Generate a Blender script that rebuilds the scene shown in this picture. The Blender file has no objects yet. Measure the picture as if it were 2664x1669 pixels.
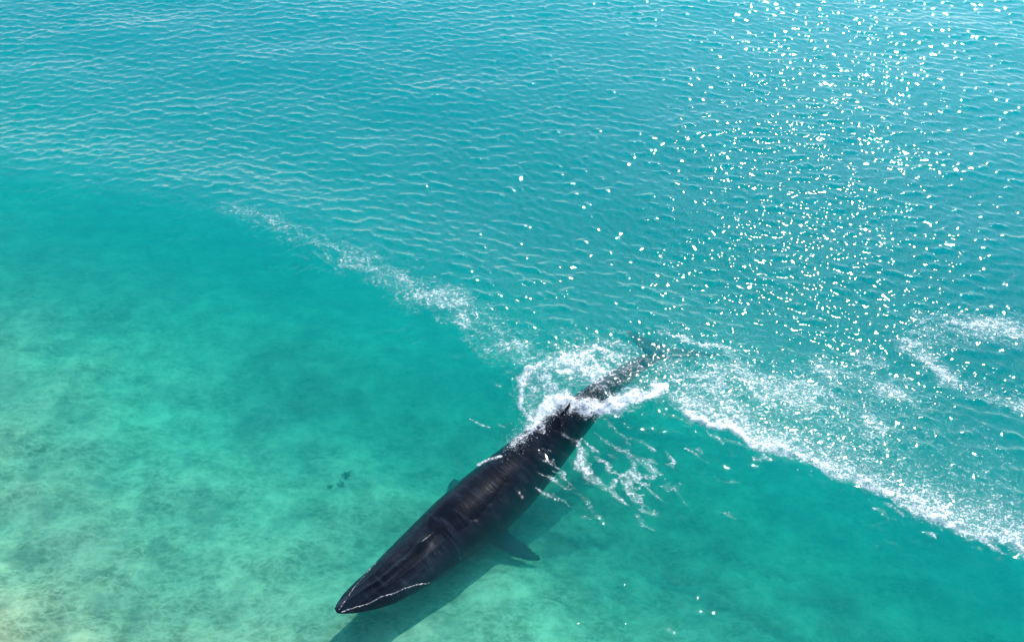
import bpy, bmesh, math, random
import numpy as np
from mathutils import Vector

random.seed(7)
rng = np.random.default_rng(7)
S = bpy.context.scene
C = S.collection

# ------------------------------------------------------------------ camera, sky, sun, exposure
CAM_H = 19.0
PITCH = math.radians(42.0)
HFOV = math.radians(60.0)
cam_d = bpy.data.cameras.new('camera')
cam_d.sensor_width = 36.0
cam_d.lens = 18.0 / math.tan(HFOV / 2)
cam_d.clip_start = 0.1
cam_d.clip_end = 3000.0
cam = bpy.data.objects.new('camera', cam_d)
cam.location = (0, 0, CAM_H)
cam.rotation_euler = (math.pi / 2 - PITCH, 0, 0)
C.objects.link(cam)
S.camera = cam

SUN_EL = math.radians(42.0)
SUN_AZ = math.radians(24.0)          # to the right of straight ahead (+Y)

W = bpy.data.worlds.new('World')
S.world = W
W.use_nodes = True
wn = W.node_tree.nodes
wl = W.node_tree.links
sky = wn.new('ShaderNodeTexSky')
sky.sky_type = 'NISHITA'
sky.sun_disc = False
sky.sun_elevation = SUN_EL
sky.sun_rotation = SUN_AZ
sky.air_density = 1.0
sky.dust_density = 0.4
wl.new(sky.outputs['Color'], wn['Background'].inputs['Color'])
wn['Background'].inputs['Strength'].default_value = 0.15

sun_d = bpy.data.lights.new('sun', 'SUN')
sun_d.energy = 4.4
sun_d.angle = math.radians(0.53)
sun_d.color = (1.0, 0.98, 0.945)
sun = bpy.data.objects.new('sun', sun_d)
sdir = Vector((math.sin(SUN_AZ) * math.cos(SUN_EL), math.cos(SUN_AZ) * math.cos(SUN_EL), math.sin(SUN_EL)))
sun.rotation_euler = sdir.to_track_quat('Z', 'Y').to_euler()
sun.location = (20, 60, 60)
C.objects.link(sun)

S.view_settings.view_transform = 'Standard'
S.view_settings.look = 'None'
S.view_settings.gamma = 1.0
S.view_settings.use_curve_mapping = False
S.view_settings.exposure = 0.34

S.render.engine = 'CYCLES'
cy = S.cycles
cy.use_denoising = True
cy.max_bounces = 8
cy.diffuse_bounces = 3
cy.glossy_bounces = 3
cy.transmission_bounces = 4
cy.volume_bounces = 4
cy.transparent_max_bounces = 24
cy.sample_clamp_direct = 0.0
cy.sample_clamp_indirect = 6.0


# ------------------------------------------------------------------ helpers
F = 0.5 / math.tan(HFOV / 2)          # focal length in picture widths

def at(px, py, z=0.0):
    """point of the height z seen at a place of the photograph (2664 x 1669)"""
    u = (px - 1332.0) / 2664.0 / F
    v = (834.5 - py) / 2664.0 / F
    dx, dy, dz = u, math.cos(PITCH) + v * math.sin(PITCH), -math.sin(PITCH) + v * math.cos(PITCH)
    t = (CAM_H - z) / -dz
    return np.array((dx * t, dy * t, z))

def smooth(a, b, x):
    t = np.clip((x - a) / (b - a), 0, 1)
    return t * t * (3 - 2 * t)

_perm = rng.random((256, 256))
def vnoise(x, y):
    xi = np.floor(x).astype(np.int64); yi = np.floor(y).astype(np.int64)
    fx = x - xi; fy = y - yi
    fx = fx * fx * (3 - 2 * fx); fy = fy * fy * (3 - 2 * fy)
    x0 = xi & 255; x1 = (xi + 1) & 255; y0 = yi & 255; y1 = (yi + 1) & 255
    a = _perm[x0, y0]; b = _perm[x1, y0]; c = _perm[x0, y1]; d = _perm[x1, y1]
    return (a * (1 - fx) + b * fx) * (1 - fy) + (c * (1 - fx) + d * fx) * fy

def fbm(x, y, oct=4, rough=0.5):
    s = 0; a = 1.0; n = 0
    for k in range(oct):
        s = s + a * vnoise(x * 2 ** k + 17.3 * k, y * 2 ** k + 5.1 * k)
        n += a; a *= rough
    return s / n

def mesh_np(name, v, f, attrs=None, sm=True):
    me = bpy.data.meshes.new(name)
    v = np.asarray(v, dtype=np.float32); f = np.asarray(f, dtype=np.int32)
    k = f.shape[1]
    me.vertices.add(len(v)); me.vertices.foreach_set('co', v.ravel())
    me.loops.add(f.size); me.loops.foreach_set('vertex_index', f.ravel())
    me.polygons.add(len(f))
    me.polygons.foreach_set('loop_start', np.arange(0, f.size, k, dtype=np.int32))
    me.update(calc_edges=True)
    me.polygons.foreach_set('use_smooth', np.full(len(f), sm))
    for an, av in (attrs or {}).items():
        at_ = me.attributes.new(an, 'FLOAT', 'POINT')
        at_.data.foreach_set('value', np.asarray(av, dtype=np.float32))
    me.update()
    return me

def link(name, me, mat, parent=None, **props):
    o = bpy.data.objects.new(name, me)
    if mat is not None:
        me.materials.append(mat)
    C.objects.link(o)
    if parent:
        o.parent = parent
    for k, val in props.items():
        o[k] = val
    return o

def polyline_dist(X, Y, pts, widths=None):
    """distance to a polyline and the interpolated width at the nearest point"""
    best = np.full(X.shape, 1e9); wd = np.zeros(X.shape)
    for i in range(len(pts) - 1):
        ax, ay = pts[i][:2]; bx, by = pts[i + 1][:2]
        dx, dy = bx - ax, by - ay
        L = dx * dx + dy * dy + 1e-9
        t = np.clip(((X - ax) * dx + (Y - ay) * dy) / L, 0, 1)
        d = np.hypot(X - ax - t * dx, Y - ay - t * dy)
        m = d < best
        best = np.where(m, d, best)
        if widths is not None:
            wd = np.where(m, widths[i] * (1 - t) + widths[i + 1] * t, wd)
    return best, wd

def nodes_of(name):
    m = bpy.data.materials.new(name)
    m.use_nodes = True
    nt = m.node_tree
    nt.nodes.clear()
    return m, nt, nt.nodes, nt.links

# ------------------------------------------------------------------ the sea surface as a function of place
# crest of the low wave that crosses the picture, (photo px -> plan)
crest_px = [(-900, 330), (-400, 385), (0, 440), (350, 505), (600, 570), (850, 650), (1080, 755), (1280, 880),
            (1450, 960), (1600, 995), (1720, 1035), (1880, 1110), (2100, 1200), (2350, 1300), (2664, 1415), (3000, 1560)]
cp = np.array([at(x, y, 0.5)[:2] for x, y in crest_px])
# smooth it
_t = np.linspace(cp[0, 0], cp[-1, 0], 400)
_y = np.interp(_t, cp[:, 0], cp[:, 1])
_y = np.convolve(np.pad(_y, 15, mode='edge'), np.ones(31) / 31, mode='valid')
def crest_y(x):
    yy = np.interp(x, _t, _y)
    yy = np.where(x < _t[0], _y[0] + (x - _t[0]) * -0.15, yy)
    yy = np.where(x > _t[-1], _y[-1] + (x - _t[-1]) * -0.7, yy)
    return yy
def signed(x, y):
    g = (crest_y(x + 0.5) - crest_y(x - 0.5))
    return (y - crest_y(x)) / np.sqrt(1 + g * g)

def trains(n, lmin, lmax, ang0, spread, seed, power=1.0, sharp=0.0):
    r = np.random.default_rng(seed)
    out = []
    for i in range(n):
        lam = lmin * (lmax / lmin) ** r.random()
        a = ang0 + r.normal() * spread
        out.append((2 * math.pi / lam * math.cos(a), 2 * math.pi / lam * math.sin(a), r.random() * 6.283, lam ** power))
    return out
def wsum(tr, x, y):
    s = np.zeros(x.shape); n = 0
    for kx, ky, ph, a in tr:
        s += a * np.sin(kx * x + ky * y + ph); n += a * a
    return s / math.sqrt(n / 2)

T_RIP = trains(80, 0.24, 0.85, math.radians(84), math.radians(32), 3, 1.1)
T_FIN = trains(40, 0.15, 0.42, math.radians(80), math.radians(60), 5, 1.0)
T_SWL = trains(10, 2.5, 7.0, math.radians(80), math.radians(22), 9, 1.0)
T_CHOP = trains(40, 0.18, 0.7, math.radians(60), math.radians(26), 21, 1.0)
T_CROSS = trains(40, 0.22, 0.8, math.radians(15), math.radians(40), 41, 1.0)
T_BACK = trains(24, 0.14, 0.42, 0.0, 0.32, 51, 1.0)
T_ISO = trains(40, 0.14, 0.6, 0, 3.0, 31, 1.0)

whale_axis_px = [(873, 1588), (935, 1553), (998, 1518), (1062, 1468), (1130, 1412), (1200, 1358), (1268, 1303), (1335, 1243),
                 (1402, 1178), (1470, 1112), (1540, 1045), (1610, 985), (1670, 945), (1735, 912)]
def sea_low(x, y):
    sd = signed(x, y)
    amp = 0.42 + 0.46 * smooth(-30, -6, x)
    front = np.exp(-np.abs(np.minimum(sd, 0) / 2.2) ** 1.8)
    back = 0.25 + 0.75 * np.exp(-(np.maximum(sd, 0) / 4.0) ** 2)
    return amp * np.where(sd < 0, front, back) - 0.15
# half height of the back above the axis and how far it lies under the surface
whale_up = [.05, .14, .20, .32, .52, .70, .82, .88, .84, .72, .55, .38, .22, .14]
whale_dip = [.02, -.02, -.04, -.06, -.08, -.09, -.09, -.08, -.05, .0, .30, .80, 1.15, 1.35]
whale_axis = []
for (x_, y_), up_, dip_ in zip(whale_axis_px, whale_up, whale_dip):
    z_ = 0.0
    for _ in range(6):
        p_ = at(x_, y_, z_)
        z_ = float(sea_low(np.array([p_[0]]), np.array([p_[1]]))[0]) - up_ - dip_
    whale_axis.append(at(x_, y_, z_))
whale_axis = np.array(whale_axis)
_sg = np.linalg.norm(np.diff(whale_axis, axis=0), axis=1)

# turbulence / foam patches: (points px, widths in m, strength)
def px_line(pts, z=0.3):
    return [at(x, y, z)[:2] for x, y in pts]

turb_lines = [
    (px_line([(1480, 960), (1600, 930)]), [1.4, 1.2], 1.0),
    (px_line([(1640, 950), (1800, 1000), (2000, 1050), (2250, 1130)]), [1.0, 2.2, 2.6, 1.2], 0.75),
    (px_line([(2200, 960), (2330, 1020)]), [1.6, 1.8], 0.6),
]
ring_lines = [
    (px_line([(2664, 845), (2560, 830), (2430, 840), (2380, 880), (2420, 930), (2480, 975), (2540, 1010), (2664, 1045)], 0.1), [.9, .8, .8, .7, .6, .6, .6, .6], 1.0),
]

dimples = []
for px_, py_ in [(815, 1102), (920, 1173), (920, 1186), (807, 1221), (718, 1220), (922, 1383), (897, 1436), (1470, 1373), (1645, 1405), (1650, 1440),
                 (1680, 1440), (1470, 1465), (1575, 1480), (1590, 1487), (168, 527), (1408, 1218), (1420, 1232), (1357, 1465), (2030, 1408), (1180, 1090)]:
    p_ = at(px_ * 1.1035, py_ * 1.1035, 0.0)
    dimples.append((p_[0], p_[1], 0.062 + 0.03 * rng.random()))
for zx, zy in [(810, 920), (830, 930), (1000, 740), (1030, 820), (1050, 830), (1080, 770), (960, 850), (1150, 790), (1110, 710), (1170, 680), (1230, 560),
               (1120, 655), (1200, 620), (880, 930), (1000, 880), (1040, 690), (445, 1150), (510, 640), (540, 670), (525, 700), (560, 620), (640, 720), (655, 755),
               (740, 680), (725, 672), (760, 690), (915, 605), (930, 610), (850, 620), (820, 590), (600, 640), (650, 600), (700, 625), (975, 845), (1060, 800),
               (1090, 850), (1140, 760), (1190, 720), (1250, 640), (1180, 770), (1210, 560), (940, 830), (870, 870), (1015, 770), (1100, 790)]:
    p_ = at(780 + zx / 1.807, 832 + zy / 1.807, 0.0)
    dimples.append((p_[0] + rng.normal() * .05, p_[1] + rng.normal() * .05, 0.030 + 0.035 * rng.random()))

def sea(x, y, cell=None):
    """height and masks of the surface"""
    sd = signed(x, y)
    px_fade = smooth(-30, -6, x)
    amp = 0.42 + 0.46 * px_fade
    front = np.exp(-np.abs(np.minimum(sd, 0) / 2.2) ** 1.8)
    back = 0.25 + 0.75 * np.exp(-(np.maximum(sd, 0) / 4.0) ** 2)
    h = amp * np.where(sd < 0, front, back) - 0.15
    # where the ripples live
    behind = smooth(-0.5, 1.6, sd)
    near = smooth(-9.0, -1.0, sd)
    glass = 0.17 + 0.06 * near
    rip = glass + (1 - glass) * behind
    patch = 0.7 + 0.6 * fbm(x * 0.16, y * 0.22, 3)
    h_s = wsum(T_SWL, x, y) * 0.030 * (0.5 + 0.5 * behind)
    r = wsum(T_RIP, x, y)
    r = r + 0.22 * (r * r - 1)                       # peaked crests
    h_r = r * 0.0132 * rip * patch
    h_f = wsum(T_FIN, x, y) * 0.0019 * (0.08 + 0.92 * behind)
    h_f = h_f + wsum(T_CROSS, x, y) * 0.0029 * (0.10 + 0.90 * behind)
    # choppy band along the crest, combed along it
    along = (0.35 + 0.65 * smooth(-20, -8, x)) * (1 - 0.35 * smooth(8, 14, x))
    band = np.exp(-((sd + 0.5) / np.where(sd < -0.5, 1.5, 1.0)) ** 2) * along
    gaps = smooth(0.38, 0.62, fbm(x * 0.5, y * 0.9, 3))
    h_c = wsum(T_CHOP, x, y) * 0.017 * band * (0.25 + 0.75 * gaps)
    # wake round the whale
    wd, _ = polyline_dist(x, y, whale_axis[5:11])
    wk = np.exp(-(np.maximum(wd - 0.6, 0) / 1.1) ** 2) * smooth(12.5, 17.0, y)
    right = smooth(-0.3, 0.8, (x - np.interp(y, whale_axis[:, 1], whale_axis[:, 0])))
    wk = wk * (0.45 + 0.55 * right)
    wide, _ = polyline_dist(x, y, px_line([(1500, 1140), (1640, 1180), (1760, 1230)], 0), None)
    wk = np.maximum(wk, 0.8 * np.exp(-(wide / 1.6) ** 2))
    h_w = wsum(T_CHOP, y * 0.9 + 3, x * 1.1) * 0.015 * wk
    tb = np.zeros(x.shape)
    for pts, ws, st in turb_lines + ring_lines:
        d, wv = polyline_dist(x, y, pts, ws)
        tb = np.maximum(tb, st * np.exp(-(d / np.maximum(wv, .05)) ** 2))
    tb = tb * (sd > -0.9 - 0.0 * x)
    tb = np.maximum(tb, 1.35 * band * (0.25 + 0.75 * gaps))
    h_t = wsum(T_ISO, x, y) * 0.0125 * tb
    # a few lone pimples on the smooth water, each catching the sun
    h_d = np.zeros(x.shape)
    for dx_, dy_, sz in dimples:
        m_ = (np.abs(x - dx_) < 0.4) & (np.abs(y - dy_) < 0.4)
        h_d[m_] += 0.30 * sz * np.exp(-((x[m_] - dx_) ** 2 + (y[m_] - dy_) ** 2) / sz ** 2)
    # water heaped over the back of the whale
    bd, _ = polyline_dist(x, y, whale_axis[1:9])
    bul = np.exp(-(bd / 0.9) ** 2) * 0.05
    aT = whale_axis[8, :2] - whale_axis[2, :2]; aT = aT / np.linalg.norm(aT)
    u_ = x * aT[0] + y * aT[1]; v_ = x * aT[1] - y * aT[0]
    h_b = wsum(T_BACK, u_ + 0.25 * v_ * v_ * 0, v_) * 0.0030 * np.exp(-(bd / 0.85) ** 4) * (0.4 + 0.9 * fbm(x * 1.3, y * 1.3, 2))
    h_w = h_w + h_b
    fine = h_r + h_f + h_c + h_w + h_t + h_d
    if cell is not None:
        fine = fine * np.clip(1.6 - cell * 6, 0, 1)
    return h + h_s + fine + bul, sd, behind, tb, band, wk

# ------------------------------------------------------------------ sea surface mesh (closed body of water)
def axis_fine(lo, hi, n, far_lo, far_hi, k=22):
    mid = np.linspace(lo, hi, n)
    st = mid[1] - mid[0]
    def grow(total):
        if total <= 0: return np.array([])
        lo_r, hi_r = 1.01, 3.0
        for _ in range(60):
            r = (lo_r + hi_r) / 2
            if st * (r ** (k + 1) - r) / (r - 1) > total: hi_r = r
            else: lo_r = r
        return np.cumsum(st * r ** np.arange(1, k + 1))
    return np.concatenate([(lo - grow(lo - far_lo))[::-1], mid, hi + grow(far_hi - hi)])

NS, NY = 1040, 1000
s_ax = axis_fine(-1.08, 1.08, NS, -30, 30)
# rows: spacing grows with distance, fine in view
yv = np.linspace(0, 1, NY)
y_mid = 9.2 + (49.0 - 9.2) * (0.62 * yv + 0.38 * yv ** 2)
yl = 9.2 - np.cumsum(0.03 * 1.42 ** np.arange(1, 24)); yh = 49.0 + np.cumsum(0.06 * 1.38 ** np.arange(1, 26))
y_ax = np.concatenate([yl[::-1], y_mid, yh])
Wy = np.clip(0.50 * y_ax + 5.4, 9.5, 32)
GX = s_ax[None, :] * Wy[:, None]
GY = np.repeat(y_ax[:, None], len(s_ax), 1)
cell = np.maximum(np.gradient(GX, axis=1), np.gradient(GY, axis=0))
Z, SD, BEH, TB, BAND, WK = sea(GX, GY, cell)
nr, nc = GX.shape
idx = np.arange(nr * nc).reshape(nr, nc)
top = np.stack([idx[:-1, :-1], idx[:-1, 1:], idx[1:, 1:], idx[1:, :-1]], -1).reshape(-1, 4)
V = np.stack([GX, GY, Z], -1).reshape(-1, 3)
# skirt and bottom
DEEP = -16.0
ring = np.concatenate([idx[0, :], idx[1:, -1], idx[-1, -2::-1], idx[-2:0:-1, 0]])
low = V[ring].copy(); low[:, 2] = DEEP
base = len(V)
n = len(ring)
k = np.arange(n)
side = np.stack([ring[k], base + k, base + (k + 1) % n, ring[(k + 1) % n]], -1)
V2 = np.concatenate([V, low])
me = mesh_np('water', V2, np.concatenate([top, side]))
bm = bmesh.new(); bm.from_mesh(me); bm.verts.ensure_lookup_table()
bm.faces.new([bm.verts[base + i] for i in range(n - 1, -1, -1)])
bm.to_mesh(me); bm.free()
a_ = np.zeros(len(V2)); a_[:len(V)] = np.maximum(TB, 0.9 * BAND).ravel()
b_ = np.zeros(len(V2)); b_[:len(V)] = BEH.ravel()
for an, av in (('turb', a_), ('open', b_)):
    t_ = me.attributes.new(an, 'FLOAT', 'POINT'); t_.data.foreach_set('value', av.astype(np.float32))

m, nt, N, L = nodes_of('sea_water')
out = N.new('ShaderNodeOutputMaterial')
mix = N.new('ShaderNodeMixShader')
tr = N.new('ShaderNodeBsdfTransparent'); tr.inputs['Color'].default_value = (0.97, 0.99, 0.99, 1)
gl = N.new('ShaderNodeBsdfGlossy'); gl.inputs['Roughness'].default_value = 0.04
gl.inputs['Color'].default_value = (1, 1, 1, 1)
lw = N.new('ShaderNodeLayerWeight'); lw.inputs['Blend'].default_value = 0.5
pw = N.new('ShaderNodeMath'); pw.operation = 'POWER'; pw.inputs[1].default_value = 5
ma = N.new('ShaderNodeMath'); ma.operation = 'MULTIPLY_ADD'; ma.inputs[1].default_value = 0.98; ma.inputs[2].default_value = 0.02
geo = N.new('ShaderNodeNewGeometry')
mp = N.new('ShaderNodeMapping'); mp.inputs['Scale'].default_value = (5.0, 8.5, 6)
ns = N.new('ShaderNodeTexNoise'); ns.inputs['Scale'].default_value = 1.0; ns.inputs['Detail'].default_value = 4
atn = N.new('ShaderNodeAttribute'); atn.attribute_name = 'turb'
ato = N.new('ShaderNodeAttribute'); ato.attribute_name = 'open'
st = N.new('ShaderNodeMath'); st.operation = 'MULTIPLY_ADD'; st.inputs[1].default_value = 0.55; st.inputs[2].default_value = 0.04
st2 = N.new('ShaderNodeMath'); st2.operation = 'MULTIPLY_ADD'; st2.inputs[1].default_value = 0.02
bp = N.new('ShaderNodeBump'); bp.inputs['Distance'].default_value = 0.02
L.new(geo.outputs['Position'], mp.inputs['Vector']); L.new(mp.outputs[0], ns.inputs['Vector'])
L.new(atn.outputs['Fac'], st.inputs[0]); L.new(st.outputs[0], st2.inputs[2]); L.new(ato.outputs['Fac'], st2.inputs[0])
L.new(st2.outputs[0], bp.inputs['Strength']); L.new(ns.outputs['Fac'], bp.inputs['Height'])
L.new(bp.outputs[0], gl.inputs['Normal']); L.new(bp.outputs[0], lw.inputs['Normal'])
L.new(lw.outputs['Facing'], pw.inputs[0]); L.new(pw.outputs[0], ma.inputs[0])
L.new(ma.outputs[0], mix.inputs['Fac']); L.new(tr.outputs[0], mix.inputs[1]); L.new(gl.outputs[0], mix.inputs[2])
L.new(mix.outputs[0], out.inputs['Surface'])
va = N.new('ShaderNodeVolumeAbsorption'); va.inputs['Color'].default_value = (0.0, 0.895, 0.914, 1); va.inputs['Density'].default_value = 0.60
vs = N.new('ShaderNodeVolumeScatter'); vs.inputs['Color'].default_value = (0.03, 0.92, 1.0, 1); vs.inputs['Density'].default_value = 0.26
vs.inputs['Anisotropy'].default_value = 0.72
ad = N.new('ShaderNodeAddShader')
L.new(va.outputs[0], ad.inputs[0]); L.new(vs.outputs[0], ad.inputs[1]); L.new(ad.outputs[0], out.inputs['Volume'])
water = link('water', me, m, kind='structure')

# ------------------------------------------------------------------ seabed
def bed_z(x, y):
    # shallow at the near left, falling away to the right and far out
    q = 0.60 * (x + 12) + 0.95 * (y - 10)
    z = -0.58 - 0.105 * np.clip(q, -20, 60) - 0.0018 * np.clip(q, 0, 60) ** 2 * np.where(q > 30, 1 - 0.3 * smooth(30, 60, q), 1.0)
    z = np.maximum(z, -13.5)
    z = z + 0.55 * (fbm(x * 0.22 + 3, y * 0.22, 3) - 0.5) + 0.30 * (fbm(x * 0.8, y * 0.8 + 9, 3) - 0.5)
    return z
bx_ = np.concatenate([[-300, -150, -80, -50], np.linspace(-36, 36, 420), [50, 80, 150, 300]])
by_ = np.concatenate([[-250, -100, -40, -10], np.linspace(2, 62, 360), [80, 120, 200, 350]])
BX, BY = np.meshgrid(bx_, by_)
BZ = bed_z(BX, BY)
bi = np.arange(BX.size).reshape(BX.shape)
bf = np.stack([bi[:-1, :-1], bi[:-1, 1:], bi[1:, 1:], bi[1:, :-1]], -1).reshape(-1, 4)
bme = mesh_np('seabed', np.stack([BX, BY, BZ], -1).reshape(-1, 3), bf)
m, nt, N, L = nodes_of('sand_weed_and_caustics')
out = N.new('ShaderNodeOutputMaterial'); bs = N.new('ShaderNodeBsdfDiffuse')
geo = N.new('ShaderNodeNewGeometry')
def noise(scale, detail, vec, rough=0.5, dist=0.0):
    a = N.new('ShaderNodeTexNoise'); a.inputs['Scale'].default_value = scale; a.inputs['Detail'].default_value = detail
    a.inputs['Roughness'].default_value = rough; a.inputs['Distortion'].default_value = dist
    L.new(vec, a.inputs['Vector']); return a.outputs['Fac']
def ramp(fac, stops):
    a = N.new('ShaderNodeValToRGB'); e = a.color_ramp.elements
    e[0].position, e[0].color = stops[0][0], (*stops[0][1], 1)
    e[1].position, e[1].color = stops[-1][0], (*stops[-1][1], 1)
    for p, c in stops[1:-1]:
        q = e.new(p); q.color = (*c, 1)
    L.new(fac, a.inputs['Fac']); return a.outputs['Color']
def mixc(fac, a, b, mode='MIX'):
    x = N.new('ShaderNodeMix'); x.data_type = 'RGBA'; x.blend_type = mode
    if isinstance(fac, float): x.inputs[0].default_value = fac
    else: L.new(fac, x.inputs[0])
    for s_, v_ in ((x.inputs[6], a), (x.inputs[7], b)):
        if isinstance(v_, tuple): s_.default_value = (*v_, 1)
        else: L.new(v_, s_)
    return x.outputs[2]
P = geo.outputs['Position']
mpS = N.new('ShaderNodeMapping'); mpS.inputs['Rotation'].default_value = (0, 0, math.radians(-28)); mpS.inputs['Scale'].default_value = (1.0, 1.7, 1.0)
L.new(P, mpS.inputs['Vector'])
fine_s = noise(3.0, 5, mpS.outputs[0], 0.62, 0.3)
caustic_n = noise(1.35, 3, mpS.outputs[0], 0.5, 0.5)
vs1 = N.new('ShaderNodeMath'); vs1.operation = 'SUBTRACT'; vs1.inputs[1].default_value = 0.5; L.new(caustic_n, vs1.inputs[0])
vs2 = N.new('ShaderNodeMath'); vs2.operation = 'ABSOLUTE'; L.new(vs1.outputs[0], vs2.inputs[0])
caustic_vein = ramp(vs2.outputs[0], [(0.0, (0.7, 0.7, 0.7)), (0.035, (0.3, 0.3, 0.3)), (0.09, (0, 0, 0))])  # net of caustic light, painted as pale veins into the sand colour
sand = ramp(noise(1.1, 6, P, 0.62, 0.2), [(0.30, (0.21, 0.20, 0.12)), (0.50, (0.46, 0.40, 0.25)), (0.70, (0.84, 0.70, 0.44))])
weed = ramp(noise(0.9, 4, P, 0.6, 0.2), [(0.50, (0, 0, 0)), (0.68, (0.55, 0.55, 0.55))])
big = ramp(noise(0.16, 3, P, 0.5), [(0.35, (0.68, 0.67, 0.66)), (0.65, (0.90, 0.87, 0.82))])
sand = mixc(1.0, sand, ramp(fine_s, [(0.32, (0.76, 0.78, 0.78)), (0.68, (1.15, 1.13, 1.08))]), 'MULTIPLY')
caustic_mask = N.new('ShaderNodeMath'); caustic_mask.operation = 'MULTIPLY'; L.new(caustic_vein, caustic_mask.inputs[0]); L.new(fine_s, caustic_mask.inputs[1])
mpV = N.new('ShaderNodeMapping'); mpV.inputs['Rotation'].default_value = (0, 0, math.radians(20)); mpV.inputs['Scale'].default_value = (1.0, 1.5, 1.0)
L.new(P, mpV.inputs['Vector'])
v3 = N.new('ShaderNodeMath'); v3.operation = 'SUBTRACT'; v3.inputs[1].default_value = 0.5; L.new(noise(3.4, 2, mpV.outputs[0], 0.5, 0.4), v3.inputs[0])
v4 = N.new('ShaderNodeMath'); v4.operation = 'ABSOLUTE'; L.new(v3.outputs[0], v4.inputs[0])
caustic_fine = ramp(v4.outputs[0], [(0.0, (0.42, 0.42, 0.42)), (0.05, (0.12, 0.12, 0.12)), (0.10, (0, 0, 0))])  # finer caustic light lines, also painted into the sand colour
sand = mixc(caustic_fine, sand, (0.90, 0.76, 0.52))
sand = mixc(caustic_mask.outputs[0], sand, (0.90, 0.78, 0.56))
col = mixc(weed, sand, (0.15, 0.19, 0.15))
col = mixc(1.0, col, big, 'MULTIPLY')
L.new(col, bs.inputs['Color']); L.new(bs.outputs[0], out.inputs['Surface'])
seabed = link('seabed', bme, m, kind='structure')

# ------------------------------------------------------------------ weed on the seabed
m, nt, N, L = nodes_of('dark_weed')
out = N.new('ShaderNodeOutputMaterial'); bs = N.new('ShaderNodeBsdfDiffuse')
geo = N.new('ShaderNodeNewGeometry')
L.new(ramp(noise(6.0, 3, geo.outputs['Position'], 0.6), [(0.3, (0.04, 0.06, 0.035)), (0.7, (0.09, 0.11, 0.06))]), bs.inputs['Color'])
L.new(bs.outputs[0], out.inputs['Surface'])
weed_mat = m
def bed_point(px, py):
    z = -1.5
    for _ in range(8):
        p = at(px, py, z); z = float(bed_z(np.array([p[0]]), np.array([p[1]]))[0])
    return at(px, py, z)
def weed_clump(px, py, size, blades, seed, label):
    r_ = random.Random(seed); base = bed_point(px, py)
    v, f = [], []
    for _ in range(blades):
        a = r_.uniform(0, 6.283); ln = size * r_.uniform(.5, 1.0); w = size * r_.uniform(.05, .10); lift = r_.uniform(.15, .55) * size
        ox, oy = r_.gauss(0, size * .22), r_.gauss(0, size * .22); bend = r_.uniform(-.9, .9); K = 6; b0 = len(v)
        x, y = ox, oy
        for k_ in range(K + 1):
            t = k_ / K; aa = a + bend * t; ww = w * (1 - t) ** .6 * (1 + .3 * math.sin(9 * t)) + .004
            z = lift * math.sin(t * 2.4) + .01
            nx, ny = -math.sin(aa), math.cos(aa)
            v += [(x + nx * ww, y + ny * ww, z), (x - nx * ww, y - ny * ww, z), (x, y, z + .018)]
            x += math.cos(aa) * ln / K; y += math.sin(aa) * ln / K
        for k_ in range(K):
            q = b0 + 3 * k_
            for i_, j_ in ((0, 1), (1, 2), (2, 0)):
                f.append((q + i_, q + j_, q + 3 + j_, q + 3 + i_))
    me_ = mesh_np('seaweed_clump', v, f)
    o = link('seaweed_clump', me_, weed_mat, label=label, category='seaweed', group='dark weed clumps lying on the sand left of the whale')
    o.location = base
weed_clump(903, 1237, .17, 14, 1, 'largest and rightmost of the small dark weed clumps on the sand left of the whale')
weed_clump(888, 1261, .13, 10, 2, 'middle of the three dark weed clumps on the sand left of the whale')
weed_clump(858, 1266, .09, 10, 3, 'smallest and leftmost of the dark weed clumps on the sand left of the whale')

# ------------------------------------------------------------------ the whale
def catmull(P_, n):
    P_ = np.asarray(P_, float)
    d = np.concatenate([[0], np.cumsum(np.linalg.norm(np.diff(P_, axis=0), axis=1))])
    d /= d[-1]
    t = np.linspace(0, 1, n)
    o = np.stack([np.interp(t, d, P_[:, i]) for i in range(P_.shape[1])], -1)
    for _ in range(3):
        o[1:-1] = 0.25 * o[:-2] + 0.5 * o[1:-1] + 0.25 * o[2:]
    return o, t
NSEC, NA = 150, 56
ax, tt = catmull(whale_axis, NSEC)
prof_t = [0, .012, .03, .06, .10, .15, .21, .28, .36, .44, .52, .60, .68, .76, .84, .91, .96, 1.0]
prof_w = [.14, .38, .62, .88, 1.14, 1.36, 1.54, 1.72, 1.84, 1.74, 1.46, 1.10, .78, .58, .46, .42, .32, .26]
prof_h = [.10, .20, .36, .56, .80, 1.05, 1.35, 1.60, 1.78, 1.82, 1.72, 1.52, 1.26, 1.00, .78, .55, .40, .26]
wv = np.interp(tt, prof_t, prof_w) / 2
hv = np.interp(tt, prof_t, prof_h) / 2
for arr in (wv, hv):
    for _ in range(3):
        arr[1:-1] = .25 * arr[:-2] + .5 * arr[1:-1] + .25 * arr[2:]
bm = bmesh.new()
rings = []
tan = np.gradient(ax, axis=0); tan /= np.linalg.norm(tan, axis=1)[:, None]
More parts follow.
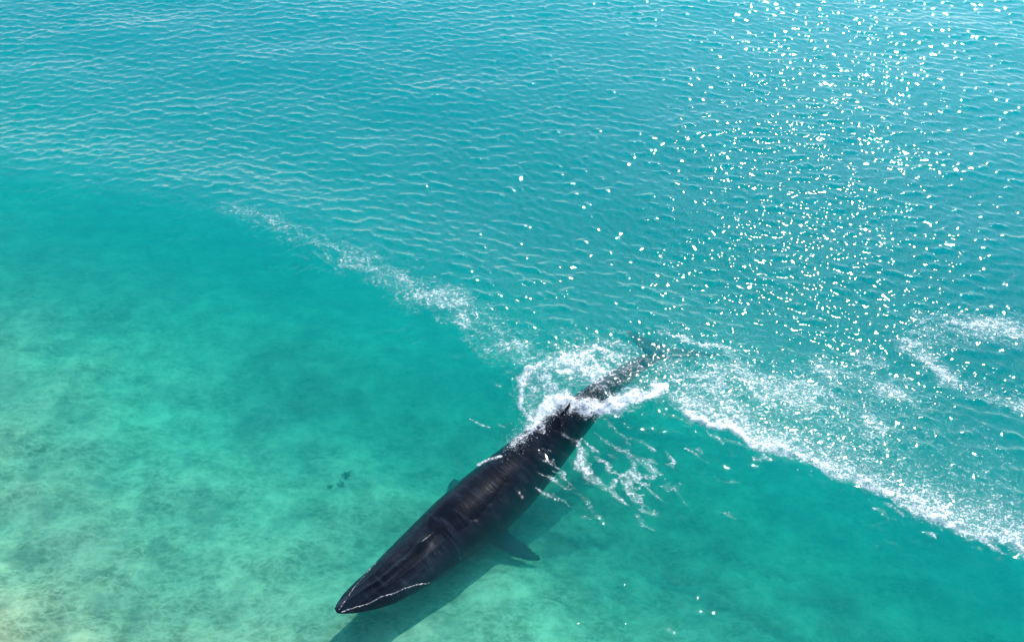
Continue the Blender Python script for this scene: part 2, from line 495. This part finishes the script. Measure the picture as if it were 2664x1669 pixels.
for i in range(NSEC):
    T = tan[i]; R = np.cross(T, (0, 0, 1)); R /= np.linalg.norm(R); U = np.cross(R, T)
    t = tt[i]
    head = 1 - smooth(0.18, 0.30, np.array(t))
    rg = []
    for j in range(NA):
        a = 2 * math.pi * j / NA
        c, s = math.cos(a), math.sin(a)
        x = wv[i] * math.copysign(abs(c) ** 0.9, c)
        z = hv[i] * s
        if s > 0:      # back: flatter rostrum with a median ridge and two side ridges
            flat = 0.62 * head + 0.95 * (1 - head)
            z = hv[i] * flat * s
            u = abs(x) / max(wv[i], .01)
            rid = math.exp(-(u / 0.10) ** 2) * 0.055 + math.exp(-((u - .45) / 0.09) ** 2) * 0.035
            z += rid * head * min(1, t / 0.05)
        else:          # jaw bulges past the rostrum
            x *= 1 + 0.10 * float(head) * (-s) ** 0.5 * (1 - abs(s)) * 2
        # overhanging rim of the upper jaw
        if abs(s) < 0.16:
            x += math.copysign(0.02, c) * float(head)
        # blowholes hump
        if s > 0:
            z += 0.07 * math.exp(-((t - 0.185) / 0.018) ** 2) * math.exp(-(x / 0.22) ** 2)
            # dorsal fin, low and hooked, far back
        p = ax[i] + R * x + U * z
        rg.append(bm.verts.new(p))
    rings.append(rg)
for i in range(NSEC - 1):
    for j in range(NA):
        bm.faces.new((rings[i][j], rings[i][(j + 1) % NA], rings[i + 1][(j + 1) % NA], rings[i + 1][j]))
bm.faces.new(rings[0][::-1]); bm.faces.new(rings[-1])

def frame(t):
    i = int(round(t * (NSEC - 1)))
    T = tan[i]; R = np.cross(T, (0, 0, 1)); R /= np.linalg.norm(R); U = np.cross(R, T)
    return ax[i], T, R, U, wv[i], hv[i]

def blade(rows):
    """closed flattened fin from rows of (lead point, trail point, thickness)"""
    rr = []
    for lead, trail, th in rows:
        lead = np.array(lead); trail = np.array(trail)
        ch = trail - lead
        nrm = rows_n
        ring_ = []
        K = 14
        for j in range(K):
            a = 2 * math.pi * j / K
            u = 0.5 - 0.5 * math.cos(a)
            tz = math.sin(a) * th * (0.6 + 0.4 * (1 - u))
            ring_.append(bm.verts.new(lead + ch * u + nrm * tz))
        rr.append(ring_)
    for i in range(len(rr) - 1):
        for j in range(len(rr[0])):
            k2 = (j + 1) % len(rr[0])
            bm.faces.new((rr[i][j], rr[i][k2], rr[i + 1][k2], rr[i + 1][j]))
    bm.faces.new(rr[0][::-1]); bm.faces.new(rr[-1])

# flippers
def flipper(t_root, side, drop, length, back, seed):
    global rows_n
    r = random.Random(seed)
    c, T, R, U, w, h = frame(t_root)
    root = c + R * side * w * 0.70 - U * h * 0.45
    out_d = R * side * math.cos(drop) - np.array((0, 0, 1)) * math.sin(drop)
    ddir = out_d * math.cos(back) + T * math.sin(back)
    ddir /= np.linalg.norm(ddir)
    rows_n = np.cross(ddir, T); rows_n /= np.linalg.norm(rows_n)
    chord_dir = np.cross(rows_n, ddir); chord_dir /= np.linalg.norm(chord_dir)
    if np.dot(chord_dir, T) < 0: chord_dir = -chord_dir
    rows = []
    n_ = 26
    for q in range(n_ + 1):
        f = q / n_
        wch = 0.66 * (1 - 0.35 * f) * math.sqrt(max(0.02, 1 - f ** 5))
        p = root + ddir * length * f + chord_dir * (0.30 * f * f)
        kn = 0.035 * math.sin(q * 2.6 + seed) * (f > .15) + 0.02 * r.uniform(-1, 1)
        rows.append((p - chord_dir * (wch * .5 + kn * .5), p + chord_dir * (wch * .5 + kn * 1.4), 0.11 * (1 - 0.75 * f) + .01))
    blade(rows)
flipper(0.34, 1, math.radians(20), 1.42, math.radians(6), 2)
flipper(0.34, -1, math.radians(16), 1.25, math.radians(22), 4)

# tail flukes
c, T, R, U, w, h = frame(0.985)
lt = at(1620, 862, -1.1); rt = at(1875, 925, -1.1)
for tip in (lt, rt):
    rows_n = np.array((0, 0, 1.0))
    d = tip - c; d[2] = 0
    rows = []
    for q in range(19):
        f = q / 18
        p = c + (tip - c) * f
        lead = p - T * (0.62 * (1 - f) ** 0.85) - T * 0.04 + T * 0.42 * f * f * 0.5
        trail = p + T * (0.48 * (1 - f) ** 1.1 * (0.45 + 0.55 * min(1, f / 0.18))) + T * 0.42 * f * f * 0.5 + T * 0.05
        rows.append((lead, trail, 0.10 * (1 - f) + 0.022))
    blade(rows)
# dorsal fin
rows_n = frame(0.61)[2]
rows = []
for q in range(11):
    f = q / 10
    c, T, R, U, w, h = frame(0.61)
    p = c + U * (h * .85 + 0.30 * f) + T * (0.22 * f * f + .0)
    lead = p - T * (0.34 * (1 - f) + .02); trail = p + T * (0.22 * (1 - f) + .03)
    rows.append((lead, trail, .05 * (1 - f) + .015))
blade(rows)
bmesh.ops.recalc_face_normals(bm, faces=bm.faces)
wme = bpy.data.meshes.new('whale_raw'); bm.to_mesh(wme); bm.free()
raw = bpy.data.objects.new('whale_raw', wme); C.objects.link(raw)
md = raw.modifiers.new('r', 'REMESH'); md.mode = 'VOXEL'; md.voxel_size = 0.026; md.use_smooth_shade = True
ms = raw.modifiers.new('s', 'SMOOTH'); ms.factor = 0.5; ms.iterations = 12
dg = bpy.context.evaluated_depsgraph_get()
final = bpy.data.meshes.new_from_object(raw.evaluated_get(dg))
bpy.data.objects.remove(raw)
final.name = 'whale'
final.polygons.foreach_set('use_smooth', np.full(len(final.polygons), True))
# body coordinates for the skin pattern
co = np.empty(len(final.vertices) * 3, dtype=np.float32); final.vertices.foreach_get('co', co); co = co.reshape(-1, 3)
seg = np.zeros(len(co)); lat = np.zeros(len(co)); bd = np.full(len(co), 1e9)
for i in range(0, NSEC, 1):
    d = np.linalg.norm(co - ax[i], axis=1); mm = d < bd
    bd[mm] = d[mm]; seg[mm] = (tt[i] + ((co - ax[i]) @ tan[i]) / 13.0)[mm]
    Rr = np.cross(tan[i], (0, 0, 1)); Rr /= np.linalg.norm(Rr)
    lat[mm] = ((co - ax[i]) @ Rr)[mm]
for an, av in (('along', seg), ('across', lat)):
    t_ = final.attributes.new(an, 'FLOAT', 'POINT'); t_.data.foreach_set('value', av.astype(np.float32))

m, nt, N, L = nodes_of('whale_skin')
out = N.new('ShaderNodeOutputMaterial'); bs = N.new('ShaderNodeBsdfPrincipled')
bs.inputs['Roughness'].default_value = 0.27; bs.inputs['IOR'].default_value = 1.22
geo = N.new('ShaderNodeNewGeometry'); P = geo.outputs['Position']
A1 = N.new('ShaderNodeAttribute'); A1.attribute_name = 'along'
A2 = N.new('ShaderNodeAttribute'); A2.attribute_name = 'across'
cmb = N.new('ShaderNodeCombineXYZ'); sc = N.new('ShaderNodeMath'); sc.operation = 'MULTIPLY'; sc.inputs[1].default_value = 13.0
L.new(A1.outputs['Fac'], sc.inputs[0]); L.new(sc.outputs[0], cmb.inputs[0]); L.new(A2.outputs['Fac'], cmb.inputs[1])
m1 = N.new('ShaderNodeMapping'); m1.inputs['Scale'].default_value = (5.0, 0.9, 1); m1.inputs['Rotation'].default_value = (0, 0, 0.25)
L.new(cmb.outputs[0], m1.inputs['Vector'])
stre = noise(1.0, 5, m1.outputs[0], 0.6, 0.5)
m2 = N.new('ShaderNodeMapping'); m2.inputs['Scale'].default_value = (0.8, 5.0, 1)
L.new(cmb.outputs[0], m2.inputs['Vector'])
stre2 = noise(1.0, 4, m2.outputs[0], 0.55, 0.3)
c1 = ramp(noise(1.6, 5, P, 0.6), [(0.3, (0.002, 0.004, 0.008)), (0.7, (0.006, 0.009, 0.016))])
c2 = ramp(stre, [(0.56, (0, 0, 0)), (0.78, (1, 1, 1))])
col = mixc(c2, c1, (0.024, 0.034, 0.052))  # highlight lines of water flowing over the back, painted as pale streaks
hd = ramp(A1.outputs['Fac'], [(0.02, (1, 1, 1)), (0.22, (0, 0, 0))])
c3 = mixc(1.0, ramp(stre2, [(0.50, (0, 0, 0)), (0.70, (1, 1, 1))]), hd, 'MULTIPLY')
col = mixc(c3, col, (0.028, 0.038, 0.056))
sc_ = ramp(noise(14.0, 2, P, 0.5), [(0.70, (0, 0, 0)), (0.76, (1, 1, 1))])
col = mixc(sc_, col, (0.06, 0.065, 0.07))
L.new(col, bs.inputs['Base Color'])
bp = N.new('ShaderNodeBump'); bp.inputs['Strength'].default_value = 0.3; bp.inputs['Distance'].default_value = 0.04
L.new(stre, bp.inputs['Height']); L.new(bp.outputs[0], bs.inputs['Normal'])
L.new(bs.outputs[0], out.inputs['Surface'])
whale = link('whale', final, m, label='large dark whale swimming just under the surface with foam breaking over its tail stock', category='whale')

# ------------------------------------------------------------------ foam and drawn sun glints
foam_glint_lines = [
    # (points px, widths m, density, z)
    ([(1367, 1114), (1405, 1076), (1444, 1056), (1494, 1053), (1544, 1070), (1593, 1070), (1643, 1053), (1693, 1040), (1712, 1018)], [.16, .26, .28, .27, .25, .22, .22, .19, .15], 1.05),
    ([(1325, 1152), (1345, 1130), (1367, 1114)], [.10, .16, .16], 0.7),
    ([(1405, 972), (1385, 985), (1350, 1022), (1358, 1052), (1380, 1085), (1405, 1102)], [.18, .24, .13, .10, .10, .10], 0.95),
    ([(1760, 990), (1950, 1010), (2120, 1050), (2280, 1120)], [.7, 1.3, 1.6, 1.0], 0.42),
    ([(2150, 960), (2240, 980), (2330, 1020)], [.6, 1.2, .9], 0.45),
    ([(1440, 1005), (1500, 980), (1580, 965), (1640, 975)], [.9, 1.1, 1.0, .6], 0.58),
    ([(1380, 950), (1290, 880), (1180, 815), (1050, 745)], [.6, .8, .8, .7], 0.42),  # sun glitter on the left crest, drawn as white specks
    ([(1060, 750), (900, 680), (740, 615), (600, 565)], [.7, .7, .6, .5], 0.27),  # the same glitter further left, drawn thinner in white
    ([(1510, 925), (1590, 940), (1640, 950)], [.3, .4, .3], 0.5),
    ([(1712, 875), (1770, 890), (1830, 910), (1890, 920)], [.07, .08, .09, .2], 0.66),  # glint along the edge of the fluke, drawn as a white line
    ([(2664, 845), (2560, 830), (2430, 840), (2390, 880), (2430, 935), (2490, 980), (2560, 1015), (2664, 1045)], [.7, .75, .65, .5, .45, .4, .4, .5], 0.50),  # ring of sun glints at the right, drawn in foam white
    ([(1500, 1150), (1512, 1190), (1535, 1222), (1580, 1240), (1610, 1237)], [.09, .13, .11, .09, .07], 0.56),
    ([(1590, 1150), (1630, 1168), (1672, 1192), (1700, 1215), (1718, 1222)], [.06, .09, .09, .08, .06], 0.54),
    ([(1640, 1138), (1672, 1150), (1700, 1172)], [.06, .09, .06], 0.5),
    ([(1625, 1220), (1650, 1214), (1700, 1226)], [.09, .12, .08], 0.52),
    ([(1245, 1182), (1270, 1172), (1300, 1166)], [.05, .07, .06], 0.75),
    ([(1222, 1072), (1245, 1084), (1272, 1096)], [.03, .04, .03], 0.6),
    ([(1298, 1090), (1318, 1100)], [.04, .03], 0.6),
]
_r = random.Random(11)
for _ in range(96):                     # short torn streaks of froth to the right of the back and along the crest; on the left crest they stand in for sun glitter
    if _ < 44:
        cx_, cy_ = _r.gauss(1625, 110), _r.gauss(1215, 62); sl = _r.uniform(.3, .9)
    else:
        cx_ = _r.uniform(760, 1380) if _ % 2 else _r.uniform(1740, 2640)
        yy_ = np.interp(cx_, [c_[0] for c_ in crest_px], [c_[1] for c_ in crest_px])
        cy_ = yy_ + abs(_r.gauss(0, 26)) + 8; sl = _r.uniform(.40, .62)
    ln = _r.uniform(12, 42)
    foam_glint_lines.append(([(cx_ - ln, cy_ - ln * sl), (cx_ + _r.uniform(-6, 6), cy_ + _r.uniform(-4, 4)), (cx_ + ln, cy_ + ln * sl)],
                       [.03, _r.uniform(.06, .12), .03], _r.uniform(.36, .54)))
FD = np.zeros(GX.shape)
for pts, ws, st in foam_glint_lines:
    pl = np.array(px_line(pts, 0.35)); mg = 3.2 * max(ws) + 0.1
    bb = (GX > pl[:, 0].min() - mg) & (GX < pl[:, 0].max() + mg) & (GY > pl[:, 1].min() - mg) & (GY < pl[:, 1].max() + mg)
    gx, gy = GX[bb], GY[bb]
    wp = 0.55 if max(ws) > 0.09 else 0.12
    d, wv_ = polyline_dist(gx + wp * (fbm(gx * 2.1, gy * 2.1, 4, 0.6) - 0.5), gy + wp * (fbm(gx * 2.1 + 31, gy * 2.1 + 7, 4, 0.6) - 0.5), pl, ws)
    nz = 0.35 + 1.4 * fbm(gx * 1.6, gy * 1.6, 4, 0.6)
    if st < 0.6:
        st = st * (0.72 + 0.56 * smooth(0.40, 0.60, fbm(gx * 1.1 + 4, gy * 1.3, 3)))
    FD[bb] = np.maximum(FD[bb], st * np.exp(-(d / np.maximum(wv_ * nz, .02)) ** 2))
# the breaking crest to the right: sharp towards the camera, thinning out behind
sdw = SD + 0.9 * (fbm(GX * 0.9, GY * 0.9, 4, 0.6) - 0.5)
along = smooth(at(1690, 1030, .4)[0], at(1800, 1080, .4)[0], GX) * (1 - 0.45 * smooth(11, 15, GX))
thin = 0.55 + 0.9 * fbm(GX * 0.7 + 9, GY * 0.7, 3)
cf = smooth(-0.55, -0.30, sdw) * (0.46 * np.exp(-np.maximum(sdw + .3, 0) / 2.8) + 0.36 * np.exp(-np.maximum(sdw + .3, 0) / 0.55)) * along * thin * 1.12
FD = np.maximum(FD, np.where(sdw > -0.6, cf, 0))
# thin bright waterline along the upper jaw and beads on its other side
for pts, wl_, st in (([(888, 1584), (925, 1573), (960, 1563), (990, 1546), (1020, 1538), (1050, 1525), (1085, 1513), (1115, 1509)], .024, 0.66),
                     ([(881, 1578), (899, 1552), (922, 1520), (951, 1487), (978, 1458)], .022, 0.55)):
    d, _ = polyline_dist(GX, GY, px_line(pts, 0.0))
    FD = np.maximum(FD, st * np.exp(-(d / wl_) ** 2))
mask = FD > 0.10
fm = mask[:-1, :-1] & mask[:-1, 1:] & mask[1:, 1:] & mask[1:, :-1]
fq = np.stack([idx[:-1, :-1], idx[:-1, 1:], idx[1:, 1:], idx[1:, :-1]], -1)[fm]
used, inv = np.unique(fq, return_inverse=True)
fv = V[used].copy()
dens = FD.ravel()[used]
lump = fbm(fv[:, 0] * 6, fv[:, 1] * 6, 3)
fv[:, 2] += 0.012 + 0.16 * np.clip(dens - 0.55, 0, 1) * lump
fme = mesh_np('sea_foam_and_glints', fv, inv.reshape(-1, 4), {'foam': dens})  # foam density also carries the sun glints drawn in white
m, nt, N, L = nodes_of('foam')  # white of the foam and of the drawn sun glints
out = N.new('ShaderNodeOutputMaterial'); mix = N.new('ShaderNodeMixShader')
df = N.new('ShaderNodeBsdfDiffuse'); df.inputs['Color'].default_value = (0.88, 0.90, 0.90, 1)
tr = N.new('ShaderNodeBsdfTransparent')
geo = N.new('ShaderNodeNewGeometry'); P = geo.outputs['Position']
A1 = N.new('ShaderNodeAttribute'); A1.attribute_name = 'foam'
mpn = N.new('ShaderNodeMapping'); mpn.inputs['Rotation'].default_value = (0, 0, math.radians(35)); mpn.inputs['Scale'].default_value = (1.0, 1.5, 1)
L.new(P, mpn.inputs['Vector'])
n1 = noise(7.0, 3, mpn.outputs[0], 0.6, 0.9)
n2 = noise(24.0, 3, mpn.outputs[0], 0.6, 0.4)
av = N.new('ShaderNodeMath'); av.operation = 'ADD'; L.new(n1, av.inputs[0]); L.new(n2, av.inputs[1])
a2 = N.new('ShaderNodeMath'); a2.operation = 'MULTIPLY_ADD'; a2.inputs[1].default_value = 2.4; a2.inputs[2].default_value = -2.4
L.new(av.outputs[0], a2.inputs[0]); n1 = a2.outputs[0]
sub = N.new('ShaderNodeMath'); sub.operation = 'ADD'; L.new(A1.outputs['Fac'], sub.inputs[0]); L.new(n1, sub.inputs[1])
mr = N.new('ShaderNodeMapRange'); mr.interpolation_type = 'SMOOTHSTEP'
mr.inputs['From Min'].default_value = 0.50; mr.inputs['From Max'].default_value = 1.05; mr.inputs['To Max'].default_value = 0.92
L.new(sub.outputs[0], mr.inputs['Value'])
mr.inputs['To Max'].default_value = 0.62
hz = N.new('ShaderNodeMapRange'); hz.interpolation_type = 'SMOOTHSTEP'
hz.inputs['From Min'].default_value = 0.10; hz.inputs['From Max'].default_value = 1.30; hz.inputs['To Max'].default_value = 0.45
hm = N.new('ShaderNodeMath'); hm.operation = 'MULTIPLY_ADD'; hm.inputs[1].default_value = 0.35
L.new(n1, hm.inputs[0]); L.new(A1.outputs['Fac'], hm.inputs[2]); L.new(hm.outputs[0], hz.inputs['Value'])
sm_ = N.new('ShaderNodeMath'); sm_.operation = 'ADD'; sm_.use_clamp = True
L.new(mr.outputs[0], sm_.inputs[0]); L.new(hz.outputs[0], sm_.inputs[1])
L.new(sm_.outputs[0], mix.inputs['Fac']); L.new(tr.outputs[0], mix.inputs[1]); L.new(df.outputs[0], mix.inputs[2])
L.new(mix.outputs[0], out.inputs['Surface'])
link('sea_foam_and_glints', fme, m, kind='stuff', label='white foam and froth streaks on the turquoise sea around and behind the whale, with white marks standing in for sun glints on the left crest, along the fluke edge and at the right', category='foam')

# flung drops above the foam
OCT_V = np.array([(1, 0, 0), (-1, 0, 0), (0, 1, 0), (0, -1, 0), (0, 0, 1), (0, 0, -1)], float)
OCT_F = np.array([(0, 2, 4), (2, 1, 4), (1, 3, 4), (3, 0, 4), (2, 0, 5), (1, 2, 5), (3, 1, 5), (0, 3, 5)])
pv, pf = [], []
def drops(pts, n_, spread, high, rmin, rmax):
    pl = np.array(px_line(pts, 0.35))
    seg_ = np.linalg.norm(np.diff(pl, axis=0), axis=1); cum = np.concatenate([[0], np.cumsum(seg_)]); cum /= cum[-1]
    t = rng.random(n_)
    x = np.interp(t, cum, pl[:, 0]) + rng.normal(0, spread, n_); y = np.interp(t, cum, pl[:, 1]) + rng.normal(0, spread, n_)
    z = sea(x, y)[0] + 0.01 + high * rng.random(n_) ** 3
    rad = rmin + (rmax - rmin) * rng.random(n_) ** 3
    for a, b, c_, q in zip(x, y, z, rad):
        pf.append(OCT_F + 6 * len(pv)); pv.append(OCT_V * q * rng.uniform(.6, 1.3, (1, 3)) + (a, b, c_))
drops([(1367, 1114), (1405, 1076), (1444, 1056), (1494, 1053), (1544, 1070), (1593, 1070), (1643, 1053), (1693, 1040), (1712, 1018)], 2600, .20, .45, .005, .017)
drops([(1405, 972), (1350, 1022), (1358, 1052), (1420, 1108)], 700, .13, .3, .005, .016)
drops([(1325, 1152), (1345, 1130), (1367, 1114)], 400, .16, .3, .005, .015)
drops([(1710, 1035), (1880, 1115), (2100, 1205), (2350, 1305), (2640, 1420)], 1800, .28, .16, .005, .016)
sme = mesh_np('sea_spray', np.concatenate(pv), np.concatenate(pf))
m, nt, N, L = nodes_of('spray')
out = N.new('ShaderNodeOutputMaterial'); df = N.new('ShaderNodeBsdfDiffuse'); df.inputs['Color'].default_value = (0.9, 0.92, 0.92, 1)
L.new(df.outputs[0], out.inputs['Surface'])
link('sea_spray', sme, m, kind='stuff', label='white drops of spray flung up where the wave breaks over the tail of the whale', category='spray')
